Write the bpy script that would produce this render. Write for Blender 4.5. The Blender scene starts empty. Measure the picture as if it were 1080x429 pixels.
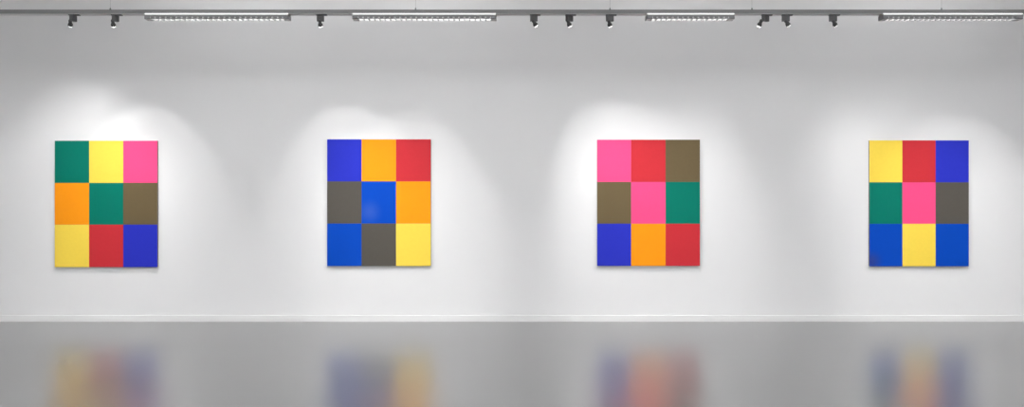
import bpy, bmesh, math, random
from mathutils import Vector, Matrix

random.seed(4)
sc = bpy.context.scene
COL = sc.collection

# ------------------------------------------------------------------ camera
CAM_D, EYE, F = 12.0, 1.5, 1008.0          # distance to wall, eye height, focal length in px of a 1080 px frame
CX, CY = 540.0, 213.0
def X(px, depth=CAM_D): return (px - CX) / F * depth
def Z(py, depth=CAM_D): return EYE + (CY - py) / F * depth

cam_d = bpy.data.cameras.new('camera'); cam = bpy.data.objects.new('camera', cam_d); COL.objects.link(cam)
cam_d.sensor_width = 36; cam_d.lens = F / 1080 * 36
cam_d.shift_y = (CY - 214.5) / 1080
cam.location = (0, -CAM_D, EYE); cam.rotation_euler = (math.pi / 2, 0, 0)
sc.camera = cam
vs = sc.view_settings
vs.view_transform = 'Standard'; vs.look = 'None'; vs.gamma = 1; vs.exposure = 0; vs.use_curve_mapping = False

# ------------------------------------------------------------------ materials
def s2l(c):
    def f(v):
        v /= 255
        return v / 12.92 if v <= .04045 else ((v + .055) / 1.055) ** 2.4
    return tuple(f(v) for v in c) + (1,)

def new_mat(name, color, rough=.5, metallic=0, spec=.5, noise=0, scale=40, bump=0, emit=None, strength=0):
    m = bpy.data.materials.new(name); m.use_nodes = True
    nt = m.node_tree; b = nt.nodes['Principled BSDF']
    b.inputs['Base Color'].default_value = color
    b.inputs['Roughness'].default_value = rough
    b.inputs['Metallic'].default_value = metallic
    b.inputs['Specular IOR Level'].default_value = spec
    if emit:
        b.inputs['Emission Color'].default_value = emit
        b.inputs['Emission Strength'].default_value = strength
    if noise or bump:
        tc = nt.nodes.new('ShaderNodeTexCoord')
        n = nt.nodes.new('ShaderNodeTexNoise'); n.inputs['Scale'].default_value = scale; n.inputs['Detail'].default_value = 6
        nt.links.new(tc.outputs['Object'], n.inputs['Vector'])
        if noise:
            mx = nt.nodes.new('ShaderNodeMix'); mx.data_type = 'RGBA'
            mx.inputs['A'].default_value = tuple(c * (1 - noise) for c in color[:3]) + (1,)
            mx.inputs['B'].default_value = tuple(min(1, c * (1 + noise)) for c in color[:3]) + (1,)
            nt.links.new(n.outputs['Fac'], mx.inputs['Factor'])
            nt.links.new(mx.outputs['Result'], b.inputs['Base Color'])
        if bump:
            bp = nt.nodes.new('ShaderNodeBump'); bp.inputs['Strength'].default_value = bump; bp.inputs['Distance'].default_value = .002
            nt.links.new(n.outputs['Fac'], bp.inputs['Height'])
            nt.links.new(bp.outputs['Normal'], b.inputs['Normal'])
    return m

WALL = new_mat('white_wall_paint', (.80, .80, .805, 1), rough=.75, spec=.2, noise=.008, scale=3, bump=.03)
CEIL = new_mat('white_ceiling_paint', (.82, .82, .82, 1), rough=.8, spec=.2, noise=.01, scale=5)
BASE = new_mat('white_skirting_paint', (.73, .73, .73, 1), rough=.45, noise=.01, scale=8)
TRACK = new_mat('grey_powder_coat', (.185, .185, .187, 1), rough=.5, noise=.05, scale=120)
STRIP = new_mat('pale_grey_plastic', (.62, .62, .62, 1), rough=.5, noise=.04, scale=90)
SPOT = new_mat('dark_grey_enamel', (.075, .075, .078, 1), rough=.45, noise=.05, scale=150)
HEADM = new_mat('charcoal_enamel', (.045, .045, .047, 1), rough=.4, noise=.05, scale=150)
LOUV = new_mat('grey_louvre_metal', (.20, .20, .205, 1), rough=.4, noise=.04, scale=100)
BLADE = new_mat('bright_louvre_metal', (.30, .30, .30, 1), rough=.3, noise=.03, scale=100)
REFL = new_mat('white_reflector', (.85, .85, .85, 1), rough=.35, noise=.01, scale=50)
WIRE = new_mat('steel_cable', (.35, .35, .36, 1), rough=.35, metallic=.8, noise=.05, scale=300)
EDGE = new_mat('raw_panel_edge', (.22, .20, .185, 1), rough=.7, noise=.08, scale=60)
LAMP = new_mat('lit_lamp_glass', (.9, .9, .9, 1), rough=.2, noise=.01, scale=60, emit=(1, .99, .97, 1), strength=9)
TUBE = new_mat('lit_fluorescent_tube', (.9, .9, .9, 1), rough=.3, noise=.01, scale=60, emit=(1, 1, 1, 1), strength=8)
SLOT = new_mat('lit_slot_diffuser', (.9, .9, .9, 1), rough=.4, noise=.01, scale=60, emit=(1, 1, 1, 1), strength=.55)

def floor_mat():
    m = bpy.data.materials.new('sealed_grey_concrete'); m.use_nodes = True
    nt = m.node_tree; L = nt.links; N = nt.nodes; b = N['Principled BSDF']
    tc = N.new('ShaderNodeTexCoord')
    def noise(scale, sx, sy, detail=5, rot=0):
        mp = N.new('ShaderNodeMapping'); mp.inputs['Scale'].default_value = (sx, sy, 1)
        mp.inputs['Rotation'].default_value = (0, 0, rot)
        L.new(tc.outputs['Object'], mp.inputs['Vector'])
        n = N.new('ShaderNodeTexNoise'); n.inputs['Scale'].default_value = scale; n.inputs['Detail'].default_value = detail
        L.new(mp.outputs['Vector'], n.inputs['Vector']); return n.outputs['Fac']
    streak = noise(2.0, .2, 1.8, 2)                 # trowel bands running along the wall
    blotch = noise(.9, 1, 1, 4)
    sweep = noise(1.3, .25, 2.2, 3, rot=1.0)         # fainter slanted sweeps
    def ramp(f, a, c):
        r = N.new('ShaderNodeMapRange'); r.inputs['From Min'].default_value = .3; r.inputs['From Max'].default_value = .7
        r.inputs['To Min'].default_value = a; r.inputs['To Max'].default_value = c
        L.new(f, r.inputs['Value']); return r.outputs['Result']
    def mul(a, c):
        x = N.new('ShaderNodeMath'); x.operation = 'MULTIPLY'; L.new(a, x.inputs[0]); L.new(c, x.inputs[1]); return x.outputs[0]
    k = mul(mul(ramp(streak, .99, 1.01), ramp(blotch, .965, 1.035)), ramp(sweep, .98, 1.02))
    mx = N.new('ShaderNodeMix'); mx.data_type = 'RGBA'; mx.blend_type = 'MULTIPLY'; mx.inputs['Factor'].default_value = 1
    mx.inputs['A'].default_value = (.125, .125, .125, 1)
    cb = N.new('ShaderNodeCombineColor')
    for i in range(3): L.new(k, cb.inputs[i])
    L.new(cb.outputs['Color'], mx.inputs['B'])
    # clear sealer over grey paint: diffuse below, Beckmann gloss above, weighted by Fresnel
    df = N.new('ShaderNodeBsdfDiffuse'); L.new(mx.outputs['Result'], df.inputs['Color'])
    gl = N.new('ShaderNodeBsdfGlossy'); gl.distribution = 'BECKMANN'; gl.inputs['Color'].default_value = (1, 1, 1, 1)
    L.new(ramp(streak, FLOOR_ROUGH - .004, FLOOR_ROUGH + .004), gl.inputs['Roughness'])
    fr = N.new('ShaderNodeFresnel'); fr.inputs['IOR'].default_value = 1.6
    ms = N.new('ShaderNodeMixShader')
    L.new(fr.outputs[0], ms.inputs[0]); L.new(df.outputs[0], ms.inputs[1]); L.new(gl.outputs[0], ms.inputs[2])
    L.new(ms.outputs[0], N['Material Output'].inputs['Surface'])
    N.remove(b)
    return m
FLOOR_ROUGH = .28
FLOOR = floor_mat()

# ------------------------------------------------------------------ mesh helpers
def add_box(bm, x0, x1, y0, y1, z0, z1, bev=0):
    r = bmesh.ops.create_cube(bm, size=1)
    vs_ = r['verts']
    for v in vs_:
        v.co = Vector(((x0 + x1) / 2 + v.co.x * (x1 - x0), (y0 + y1) / 2 + v.co.y * (y1 - y0), (z0 + z1) / 2 + v.co.z * (z1 - z0)))
    if bev:
        es = list({e for v in vs_ for e in v.link_edges})
        bmesh.ops.bevel(bm, geom=es, offset=bev, segments=2, profile=.6, affect='EDGES')

def add_lathe(bm, prof, axis_m, seg=24):
    """prof: list of (radius, distance along axis); axis_m places the local +Z axis."""
    rings = []
    for r, d in prof:
        if r < 1e-6:
            rings.append([bm.verts.new(axis_m @ Vector((0, 0, d)))])
        else:
            rings.append([bm.verts.new(axis_m @ Vector((r * math.cos(2 * math.pi * i / seg), r * math.sin(2 * math.pi * i / seg), d))) for i in range(seg)])
    for a, b in zip(rings, rings[1:]):
        for i in range(seg):
            j = (i + 1) % seg
            if len(a) == 1 and len(b) == 1: continue
            if len(a) == 1: bm.faces.new((a[0], b[i], b[j]))
            elif len(b) == 1: bm.faces.new((a[i], a[j], b[0]))
            else: bm.faces.new((a[i], a[j], b[j], b[i]))

def add_prism(bm, poly, x0, x1):
    """extrude a closed (y, z) outline along X"""
    a = [bm.verts.new((x0, y, z)) for y, z in poly]; b = [bm.verts.new((x1, y, z)) for y, z in poly]
    n = len(poly)
    bm.faces.new(a); bm.faces.new(list(reversed(b)))
    for i in range(n):
        j = (i + 1) % n
        bm.faces.new((a[i], b[i], b[j], a[j]))

def obj(name, bm, mat, parent=None, smooth=False):
    bmesh.ops.recalc_face_normals(bm, faces=bm.faces)
    me = bpy.data.meshes.new(name); bm.to_mesh(me); bm.free()
    if smooth:
        for p in me.polygons: p.use_smooth = True
        me.set_sharp_from_angle(angle=math.radians(40))
    me.materials.append(mat)
    o = bpy.data.objects.new(name, me); COL.objects.link(o)
    if parent: o.parent = parent
    return o

def box_obj(name, dims, mat, parent=None, bev=0):
    bm = bmesh.new(); add_box(bm, *dims, bev=bev); return obj(name, bm, mat, parent)

def thing(name, label, cat, loc, rotz=0, group=None):
    o = bpy.data.objects.new(name, None); COL.objects.link(o)
    o.empty_display_size = .05
    o.location = loc; o.rotation_euler = (0, 0, rotz); o['label'] = label; o['category'] = cat
    if group: o['group'] = group
    return o

def struct(name, o, label):
    o['kind'] = 'structure'; o['label'] = label; o['category'] = name.split('_')[0]
    return o

def dup(root, loc, label, rotz=0):
    r = root.copy(); COL.objects.link(r); r.location = loc; r.rotation_euler = (0, 0, rotz); r['label'] = label
    for ch in list(root.children):
        c = ch.copy(); COL.objects.link(c); c.parent = r
        for g in ch.children:
            d = g.copy(); COL.objects.link(d); d.parent = c
    return r

# ------------------------------------------------------------------ the room
RX, RY, RH = 9.0, -15.0, 4.25
struct('floor', box_obj('floor', (-RX, RX, RY, 0, -.1, 0), FLOOR), 'polished grey concrete gallery floor with soft reflections')
struct('ceiling', box_obj('ceiling', (-RX, RX, RY, 0, RH, RH + .1), CEIL), 'white gallery ceiling above the lighting track')
struct('wall_back', box_obj('wall_back', (-RX - .1, RX + .1, 0, .15, -.1, RH + .1), WALL), 'long white gallery wall behind the four paintings')
struct('wall_left', box_obj('wall_left', (-RX - .1, -RX, RY, 0, -.1, RH + .1), WALL), 'white side wall at the left end of the gallery')
struct('wall_right', box_obj('wall_right', (RX, RX + .1, RY, 0, -.1, RH + .1), WALL), 'white side wall at the right end of the gallery')
struct('wall_front', box_obj('wall_front', (-RX - .1, RX + .1, RY - .1, RY, -.1, RH + .1), WALL), 'white wall opposite the paintings')
bm = bmesh.new()
add_prism(bm, [(0, 0), (-.014, 0), (-.014, .012), (-.012, .045), (-.0105, .050), (-.0085, .074), (-.005, .0775), (0, .079)], -RX, RX)
struct('baseboard_back', obj('baseboard_back', bm, BASE), 'low white skirting board along the foot of the gallery wall')

# ------------------------------------------------------------------ paintings
def paint(name, rgb, rough=.5):
    m = bpy.data.materials.new(name); m.use_nodes = True
    nt = m.node_tree; L = nt.links; N = nt.nodes; b = N['Principled BSDF']
    c = s2l(rgb)
    tc = N.new('ShaderNodeTexCoord')
    n = N.new('ShaderNodeTexNoise'); n.inputs['Scale'].default_value = 26; n.inputs['Detail'].default_value = 5
    L.new(tc.outputs['Object'], n.inputs['Vector'])
    mx = N.new('ShaderNodeMix'); mx.data_type = 'RGBA'
    mx.inputs['A'].default_value = tuple(v * .96 for v in c[:3]) + (1,)
    mx.inputs['B'].default_value = tuple(min(1, v * 1.04) for v in c[:3]) + (1,)
    L.new(n.outputs['Fac'], mx.inputs['Factor']); L.new(mx.outputs['Result'], b.inputs['Base Color'])
    b.inputs['Roughness'].default_value = rough
    b.inputs['Specular IOR Level'].default_value = .12
    w = N.new('ShaderNodeTexNoise'); w.inputs['Scale'].default_value = 160; w.inputs['Detail'].default_value = 3
    L.new(tc.outputs['Object'], w.inputs['Vector'])
    bp = N.new('ShaderNodeBump'); bp.inputs['Strength'].default_value = .25; bp.inputs['Distance'].default_value = .001
    L.new(w.outputs['Fac'], bp.inputs['Height']); L.new(bp.outputs['Normal'], b.inputs['Normal'])
    return m

def smudge(m, name, rgb, at, rad, amount):
    """a copy of a paint with one faint rubbed patch of its own"""
    m = m.copy(); m.name = name
    nt = m.node_tree; L = nt.links; N = nt.nodes; b = N['Principled BSDF']
    src = b.inputs['Base Color'].links[0].from_socket
    tc = N.new('ShaderNodeTexCoord')
    sub = N.new('ShaderNodeVectorMath'); sub.operation = 'SUBTRACT'; sub.inputs[1].default_value = at
    L.new(tc.outputs['Object'], sub.inputs[0])
    ln = N.new('ShaderNodeVectorMath'); ln.operation = 'LENGTH'; L.new(sub.outputs[0], ln.inputs[0])
    mr = N.new('ShaderNodeMapRange'); mr.interpolation_type = 'SMOOTHSTEP'
    mr.inputs['From Min'].default_value = 0; mr.inputs['From Max'].default_value = rad
    mr.inputs['To Min'].default_value = amount; mr.inputs['To Max'].default_value = 0
    L.new(ln.outputs['Value'], mr.inputs['Value'])
    mx = N.new('ShaderNodeMix'); mx.data_type = 'RGBA'; mx.inputs['B'].default_value = s2l(rgb)
    L.new(src, mx.inputs['A']); L.new(mr.outputs['Result'], mx.inputs['Factor']); L.new(mx.outputs['Result'], b.inputs['Base Color'])
    return m

P = {
    'green': paint('green_paint', (0, 118, 100)),
    'yellow': paint('yellow_paint', (247, 215, 82)),
    'pink': paint('pink_paint', (250, 78, 134)),
    'orange': paint('orange_paint', (255, 154, 22)),
    'brown': paint('brown_paint', (106, 92, 66)),
    'red': paint('red_paint', (201, 51, 59)),
    'ultramarine': paint('ultramarine_paint', (43, 52, 188)),
    'cobalt': paint('cobalt_paint', (0, 72, 186)),
    'grey': paint('charcoal_grey_paint', (88, 84, 78)),
}
TH = .034                                   # the panels stand this far off the wall
PD = CAM_D - TH
NICE = {'green': 'green', 'yellow': 'yellow', 'pink': 'pink', 'orange': 'orange', 'brown': 'brown', 'red': 'red',
        'ultramarine': 'dark blue', 'cobalt': 'bright blue', 'grey': 'charcoal grey'}

def painting(label, cols, rows, grid):
    cx = X((cols[0] + cols[3]) / 2, PD); zb = Z(rows[3], PD)
    t = thing('wall_painting', label, 'painting', (cx, -.001, zb), 0, 'paintings of nine coloured rectangles on the gallery wall')
    xs = [X(c, PD) - cx for c in cols]; zs = [Z(r, PD) - zb for r in rows]
    box_obj('backing_board', (xs[0] + .001, xs[3] - .001, -TH + .0035, 0, zs[3] + .001, zs[0] - .001), EDGE, t, bev=.001)
    for r in range(3):
        for c in range(3):
            k = grid[r][c]
            m = k if not isinstance(k, str) else P[k]
            g = .0006
            o = box_obj('colour_field', (xs[c] + g, xs[c + 1] - g, -TH, -TH + .004, zs[r + 1] + g, zs[r] - g), m, t, bev=.0007)
            nm = k if isinstance(k, str) else k['nice']
            o['label'] = NICE[nm] + ' rectangle of the painting'
    return t

rubbed = smudge(P['cobalt'], 'cobalt_paint_with_rub', (70, 104, 188), (-.12, -.02, .68), .19, .45); rubbed['nice'] = 'cobalt'
dulled = smudge(P['cobalt'], 'cobalt_paint_with_dull_corner', (60, 62, 112), (-.60, -.02, .06), .17, .6); dulled['nice'] = 'cobalt'
painting('square-grid painting with green top left and centre, pink top right, furthest left on the wall',
         [57.7, 94, 130, 166], [148.3, 192.8, 236.8, 281.6],
         [['green', 'yellow', 'pink'], ['orange', 'green', 'brown'], ['yellow', 'red', 'ultramarine']])
painting('grid painting with a bright blue centre, two charcoal rectangles and yellow bottom right corner',
         [345, 381.3, 417.7, 454.4], [146.8, 191.2, 235.6, 280.4],
         [['ultramarine', 'orange', 'red'], ['grey', rubbed, 'orange'], ['cobalt', 'grey', 'yellow']])
painting('grid painting with pink top left corner and centre and green at middle right',
         [629.8, 665.6, 702, 738.2], [147.2, 191.8, 235.8, 280.3],
         [['pink', 'red', 'brown'], ['brown', 'pink', 'green'], ['ultramarine', 'orange', 'red']])
painting('grid painting with a pink centre, yellow top left and bright blue in both bottom corners',
         [917, 951.7, 986.8, 1021.8], [147.9, 192.2, 235.9, 280.7],
         [['yellow', 'red', 'ultramarine'], ['green', 'pink', 'grey'], [dulled, 'yellow', 'cobalt']])

# ------------------------------------------------------------------ lighting track
TY = -1.30                                   # middle of the track
TF, TB = TY - .055, TY + .055
DF = CAM_D + TF
TZ1 = Z(10.0, DF); TZ0 = Z(14.6, DF)         # top and bottom of the trunking
track = thing('lighting_track', 'long dark grey lighting track hung on thin wires in front of the white wall', 'lighting track', (0, TY, TZ0))
H = TZ1 - TZ0
bm = bmesh.new()
hw = .055
add_prism(bm, [(-hw, .002), (-hw, H - .003), (-hw + .003, H), (hw - .003, H), (hw, H - .003), (hw, .002), (.03, .002), (.03, .02), (-.03, .02), (-.03, .002)], -8.6, 8.6)
obj('trunking', bm, TRACK, track)
bm = bmesh.new(); add_box(bm, -8.6, 8.6, -.053, -.004, 0, .0022); add_box(bm, -8.6, 8.6, .004, .053, 0, .0022); add_box(bm, -8.6, 8.6, -.006, .006, .004, .008)
obj('cover_strip', bm, STRIP, track)['label'] = 'pale grey strip along the underside of the track'
for s in (-1, 1):
    o = box_obj('end_cap', (s * 8.6 - .004, s * 8.6 + .004, -.056, .056, -.001, H + .001), HEADM, track, bev=.0015)
for px in (116.3, 438.3, 643.3, 793, 993):
    x = X(px, CAM_D + TY)
    bm = bmesh.new()
    add_lathe(bm, [(0, H), (.0014, H), (.0014, RH - TZ0 - .012), (.022, RH - TZ0 - .010), (.022, RH - TZ0), (0, RH - TZ0)], Matrix.Translation((x, 0, 0)), 10)
    w = obj('suspension_wire', bm, WIRE, track, True)
    bm = bmesh.new()
    add_lathe(bm, [(0, H - .001), (.011, H - .001), (.011, H + .008), (.005, H + .022), (.002, H + .034), (0, H + .034)], Matrix.Translation((x, 0, 0)), 14)
    obj('wire_clamp', bm, HEADM, w, True)

# ------------------------------------------------------------------ louvred fluorescent luminaires
def luminaire(px0, px1, n, label):
    dn = CAM_D + TY - .068
    x0, x1 = X(px0, dn), X(px1, dn); Lh = (x1 - x0) / 2
    t = thing('ceiling_strip_light', label, 'ceiling light', ((x0 + x1) / 2, TY, TZ0), 0, 'louvred strip lights under the track')
    D = .068
    # white upper shell with the glowing slot along its near and far edges
    bm = bmesh.new()
    add_prism(bm, [(-.046, -.0012), (.046, -.0012), (D - .006, -.008), (D - .006, -.012), (-D + .006, -.012), (-D + .006, -.008)], -Lh, Lh)
    obj('housing', bm, REFL, t)
    for s in (-1, 1):
        bm = bmesh.new()
        add_prism(bm, [(s * (D - .010), .006), (s * (D - .003), .005), (s * D, .001), (s * D, -.010), (s * (D - .006), -.011), (s * (D - .006), -.007)], -Lh + .004, Lh - .004)
        obj('light_slot', bm, SLOT, t)['label'] = 'glowing white slot along the upper edge'
    # louvre: two side plates, castellated below, with cross blades between
    pitch = 2 * (Lh - .060) / n
    top, mid, bot = -.010, -.034, -.057
    bm = bmesh.new()
    for s in (-1, 1):
        ya, yb = sorted((s * D, s * (D - .003)))
        add_box(bm, -Lh, Lh, ya, yb, mid, top)
        add_box(bm, -Lh, Lh, ya, yb, bot, bot + .005)
        xa = -Lh + .060
        add_box(bm, -Lh, xa, ya, yb, bot, mid + .001); add_box(bm, -xa, Lh, ya, yb, bot, mid + .001)
        for i in range(n):
            c = xa + (i + .5) * pitch
            add_box(bm, c - pitch * .36, c + pitch * .36, ya, yb, bot, mid + .001)
    obj('side_louvre', bm, LOUV, t)['label'] = 'grey slotted side plates'
    bm = bmesh.new()
    for i in range(n + 1):
        c = -Lh + .060 + i * pitch
        add_prism(bm, [(-D + .003, -.030), (D - .003, -.030), (D - .003, bot), (-D + .003, bot)], c - .0045, c + .0045)
    obj('cross_blades', bm, BLADE, t)
    for s in (-1, 1):
        e0, e1 = sorted((s * (Lh - .0045), s * (Lh - .055)))
        obj('socket_cover', (lambda b: (add_box(b, e0, e1, -D + .0038, D - .0038, bot + .0015, -.0325, bev=.002), b)[1])(bmesh.new()), STRIP, t)['label'] = 'pale grey cover at the end of the louvre'
    # reflector wings inside
    bm = bmesh.new()
    for s in (-1, 1):
        add_prism(bm, [(s * .020, -.0125), (s * (D - .004), -.030), (s * (D - .0035), bot + .001), (s * (D - .008), bot + .001), (s * (D - .008), -.031), (s * .020, -.0145)], -Lh + .056, Lh - .056)
    obj('reflector', bm, REFL, t)
    bm = bmesh.new()
    add_lathe(bm, [(0, -Lh + .05), (.008, -Lh + .05), (.008, Lh - .05), (0, Lh - .05)], Matrix.Translation((0, 0, -.0228)) @ Matrix.Rotation(math.pi / 2, 4, 'Y'), 12)
    obj('fluorescent_tube', bm, TUBE, t, True)['label'] = 'lit white fluorescent tube'
    for s in (-1, 1):
        bm = bmesh.new()
        add_prism(bm, [(-.048, -.0012), (.048, -.0012), (D, -.006), (D, bot - .001), (-D, bot - .001), (-D, -.006)], s * Lh - (.004 if s > 0 else 0), s * Lh + (.004 if s < 0 else 0))
        bm2 = bm
        obj('end_plate', bm2, LOUV, t)
    return t
luminaire(152.2, 304.2, 25, 'long louvred strip light under the track, to the right of the leftmost painting')
luminaire(371.5, 523.5, 25, 'long louvred strip light under the track, above the painting with bright blue centre')
luminaire(682.2, 774.8, 15, 'short louvred strip light under the track, only short one of the four')
luminaire(931.2, 1079, 25, 'long louvred strip light under the track, above the painting furthest right')

# ------------------------------------------------------------------ track spotlights
SD = CAM_D + TY
BOXB = TZ0 - .076
def wide_and_core(parent, loc, d, energy, size, blend):
    """the lamp's beam: an even wide cone and a softer, stronger core a little below its axis"""
    low = Vector((d.x * .8, d.y * .75, d.z)).normalized()
    for name, dd, e, sz, bl in (('spot_beam', d, energy, size, blend), ('spot_core', low, energy * CORE, size - 4 if parent else 54, 1)):
        ld = bpy.data.lights.new(name, 'SPOT'); ld.energy = e; ld.spot_size = math.radians(sz); ld.spot_blend = bl
        ld.shadow_soft_size = .012; ld.color = (1, .995, .985)
        lo = bpy.data.objects.new(name, ld); COL.objects.link(lo)
        if parent: lo.parent = parent
        lo.location = loc
        lo.rotation_mode = 'QUATERNION'; lo.rotation_quaternion = Vector((0, 0, -1)).rotation_difference(dd)

def spot(px, label, twist, aim_px, aim_py, head_dx, energy, size, blend):
    """px: middle of the gear box; twist: turn of the gear box about the vertical; aim: point on the wall the lamp points at"""
    x = X(px, SD)
    t = thing('track_spotlight', label, 'spotlight', (x, TY, TZ0), 0, 'small dark spotlights clipped to the lighting track')
    box_obj('track_adapter', (-.045, .075, -.022, .022, -.010, .0015), HEADM, t, bev=.002)
    R = Matrix.Rotation(twist, 4, 'Z')
    bm = bmesh.new()
    add_box(bm, -.041, .041, -.021, .021, -.074, -.008, bev=.004)
    bmesh.ops.transform(bm, matrix=R, verts=bm.verts)
    obj('gear_box', bm, SPOT, t, False)
    # joint and lamp head
    target = Vector((X(aim_px) - x, -TY, Z(aim_py) - TZ0))
    piv = Vector((head_dx, -.005, -.078))
    d = (target - piv).normalized()
    q = Vector((0, 0, 1)).rotation_difference(d).to_matrix().to_4x4()
    M = Matrix.Translation(piv) @ q
    bm = bmesh.new()
    base = R @ Vector((max(-.03, min(.03, head_dx)), 0, -.062))
    jm = Matrix.Translation(base) @ Vector((0, 0, 1)).rotation_difference((piv - base).normalized()).to_matrix().to_4x4()
    ln = (piv - base).length
    add_lathe(bm, [(0, -.004), (.010, -.004), (.010, ln), (.007, ln + .006), (0, ln + .006)], jm, 16)
    obj('swivel_joint', bm, HEADM, t, True)
    bm = bmesh.new()
    add_lathe(bm, [(0, -.026), (.012, -.026), (.018, -.020), (.020, -.004), (.019, .000), (.016, .004), (.018, .010), (.024, .026), (.027, .032), (.027, .052),
                   (.0245, .052), (.022, .030), (0, .024)], M, 24)
    hd = obj('lamp_head', bm, HEADM, t, True)
    bm = bmesh.new()
    add_lathe(bm, [(.0, .034), (.0228, .034), (.0242, .0525), (.022, .057), (.015, .060), (.006, .0615), (0, .062)], M, 24)
    obj('lamp', bm, LAMP, hd, True)['label'] = 'glowing white lamp face'
    wide_and_core(t, piv + d * .09, d, energy, size, blend)
    return t

E = 56
UP = 258
CORE = 2.2
LIFT = 16
R_ = math.radians
spot(77.2, 'spotlight above the leftmost painting, first from the left on the track', R_(78), 78, 204, -.030, E * .56, 78, .6)
spot(121.8, 'spotlight beside a hanging wire, between first spotlight and first strip light', R_(78), 152, 228, -.028, E * .66, 62, .38)
spot(338.0, 'lone spotlight on the track between the two left long strip lights', R_(8), 372, 224, -.006, E * .66, 62, .45)
spot(563.0, 'spotlight nearest the right end of the second long strip light', R_(6), 676, 222, .000, E * .40, 55, .5)
spot(600.5, 'spotlight between the two others of the middle group of three', R_(40), 676, 222, -.014, E * .48, 60, .45)
spot(643.2, 'spotlight right below a hanging wire, left of the short strip light', R_(25), 694, 226, -.010, E * .36, 64, .6)
spot(807.3, 'spotlight with its head swung to the left, right of the short strip light', R_(35), 712, 224, -.052, E * .38, 62, .6)
spot(828.7, 'spotlight close to the right of the one whose head swings left', R_(0), 960, 226, .004, E * .36, 58, .7)
spot(878.5, 'spotlight nearest the left end of the strip light furthest right', R_(0), 975, 226, .006, E * .42, 58, .6)

# spotlights of a second track nearer the middle of the room (above the frame)
def beam(loc, target, energy, size, blend):
    wide_and_core(None, Vector(loc), (Vector(target) - Vector(loc)).normalized(), energy, size, blend)
beam((X(437), -2.2, 3.6), (X(430), 0, Z(222)), E * 1.0, 45, .4)
beam((X(1006), -2.2, 3.6), (X(1006), 0, Z(226)), E * .98, 46, .4)

# ------------------------------------------------------------------ room light: rows of unseen area lights added to bounce ambient fill off the ceiling
def row(y, energy, z, w=.3, length=15, up=True, name='fill_row'):
    ld = bpy.data.lights.new(name, 'AREA'); ld.shape = 'RECTANGLE'; ld.size = length; ld.size_y = w; ld.energy = energy
    lo = bpy.data.objects.new(name, ld); COL.objects.link(lo); lo.location = (0, y, z)
    if up: lo.rotation_euler = (math.pi, 0, 0)
for o in [o for o in bpy.data.objects if o.name.startswith('ceiling_strip_light') and o.parent is None]:
    hl = max(abs(v.co.x) for v in o.children[0].data.vertices)
    ld = bpy.data.lights.new('uplight', 'AREA'); ld.shape = 'RECTANGLE'; ld.size = hl * 2; ld.size_y = .1; ld.energy = LIFT * hl
    lo = bpy.data.objects.new('uplight', ld); COL.objects.link(lo); lo.parent = o
    lo.location = (0, 0, H + .012); lo.rotation_euler = (math.pi, 0, 0)
row(-3.6, UP, 3.65); row(-6.4, UP, 3.65); row(-9.2, UP, 3.65); row(-12.0, UP, 3.65)

w = bpy.data.worlds.new('world'); sc.world = w; w.use_nodes = True
w.node_tree.nodes['Background'].inputs['Color'].default_value = (.8, .8, .8, 1)
w.node_tree.nodes['Background'].inputs['Strength'].default_value = .1
sc.cycles.max_bounces = 10; sc.cycles.diffuse_bounces = 6
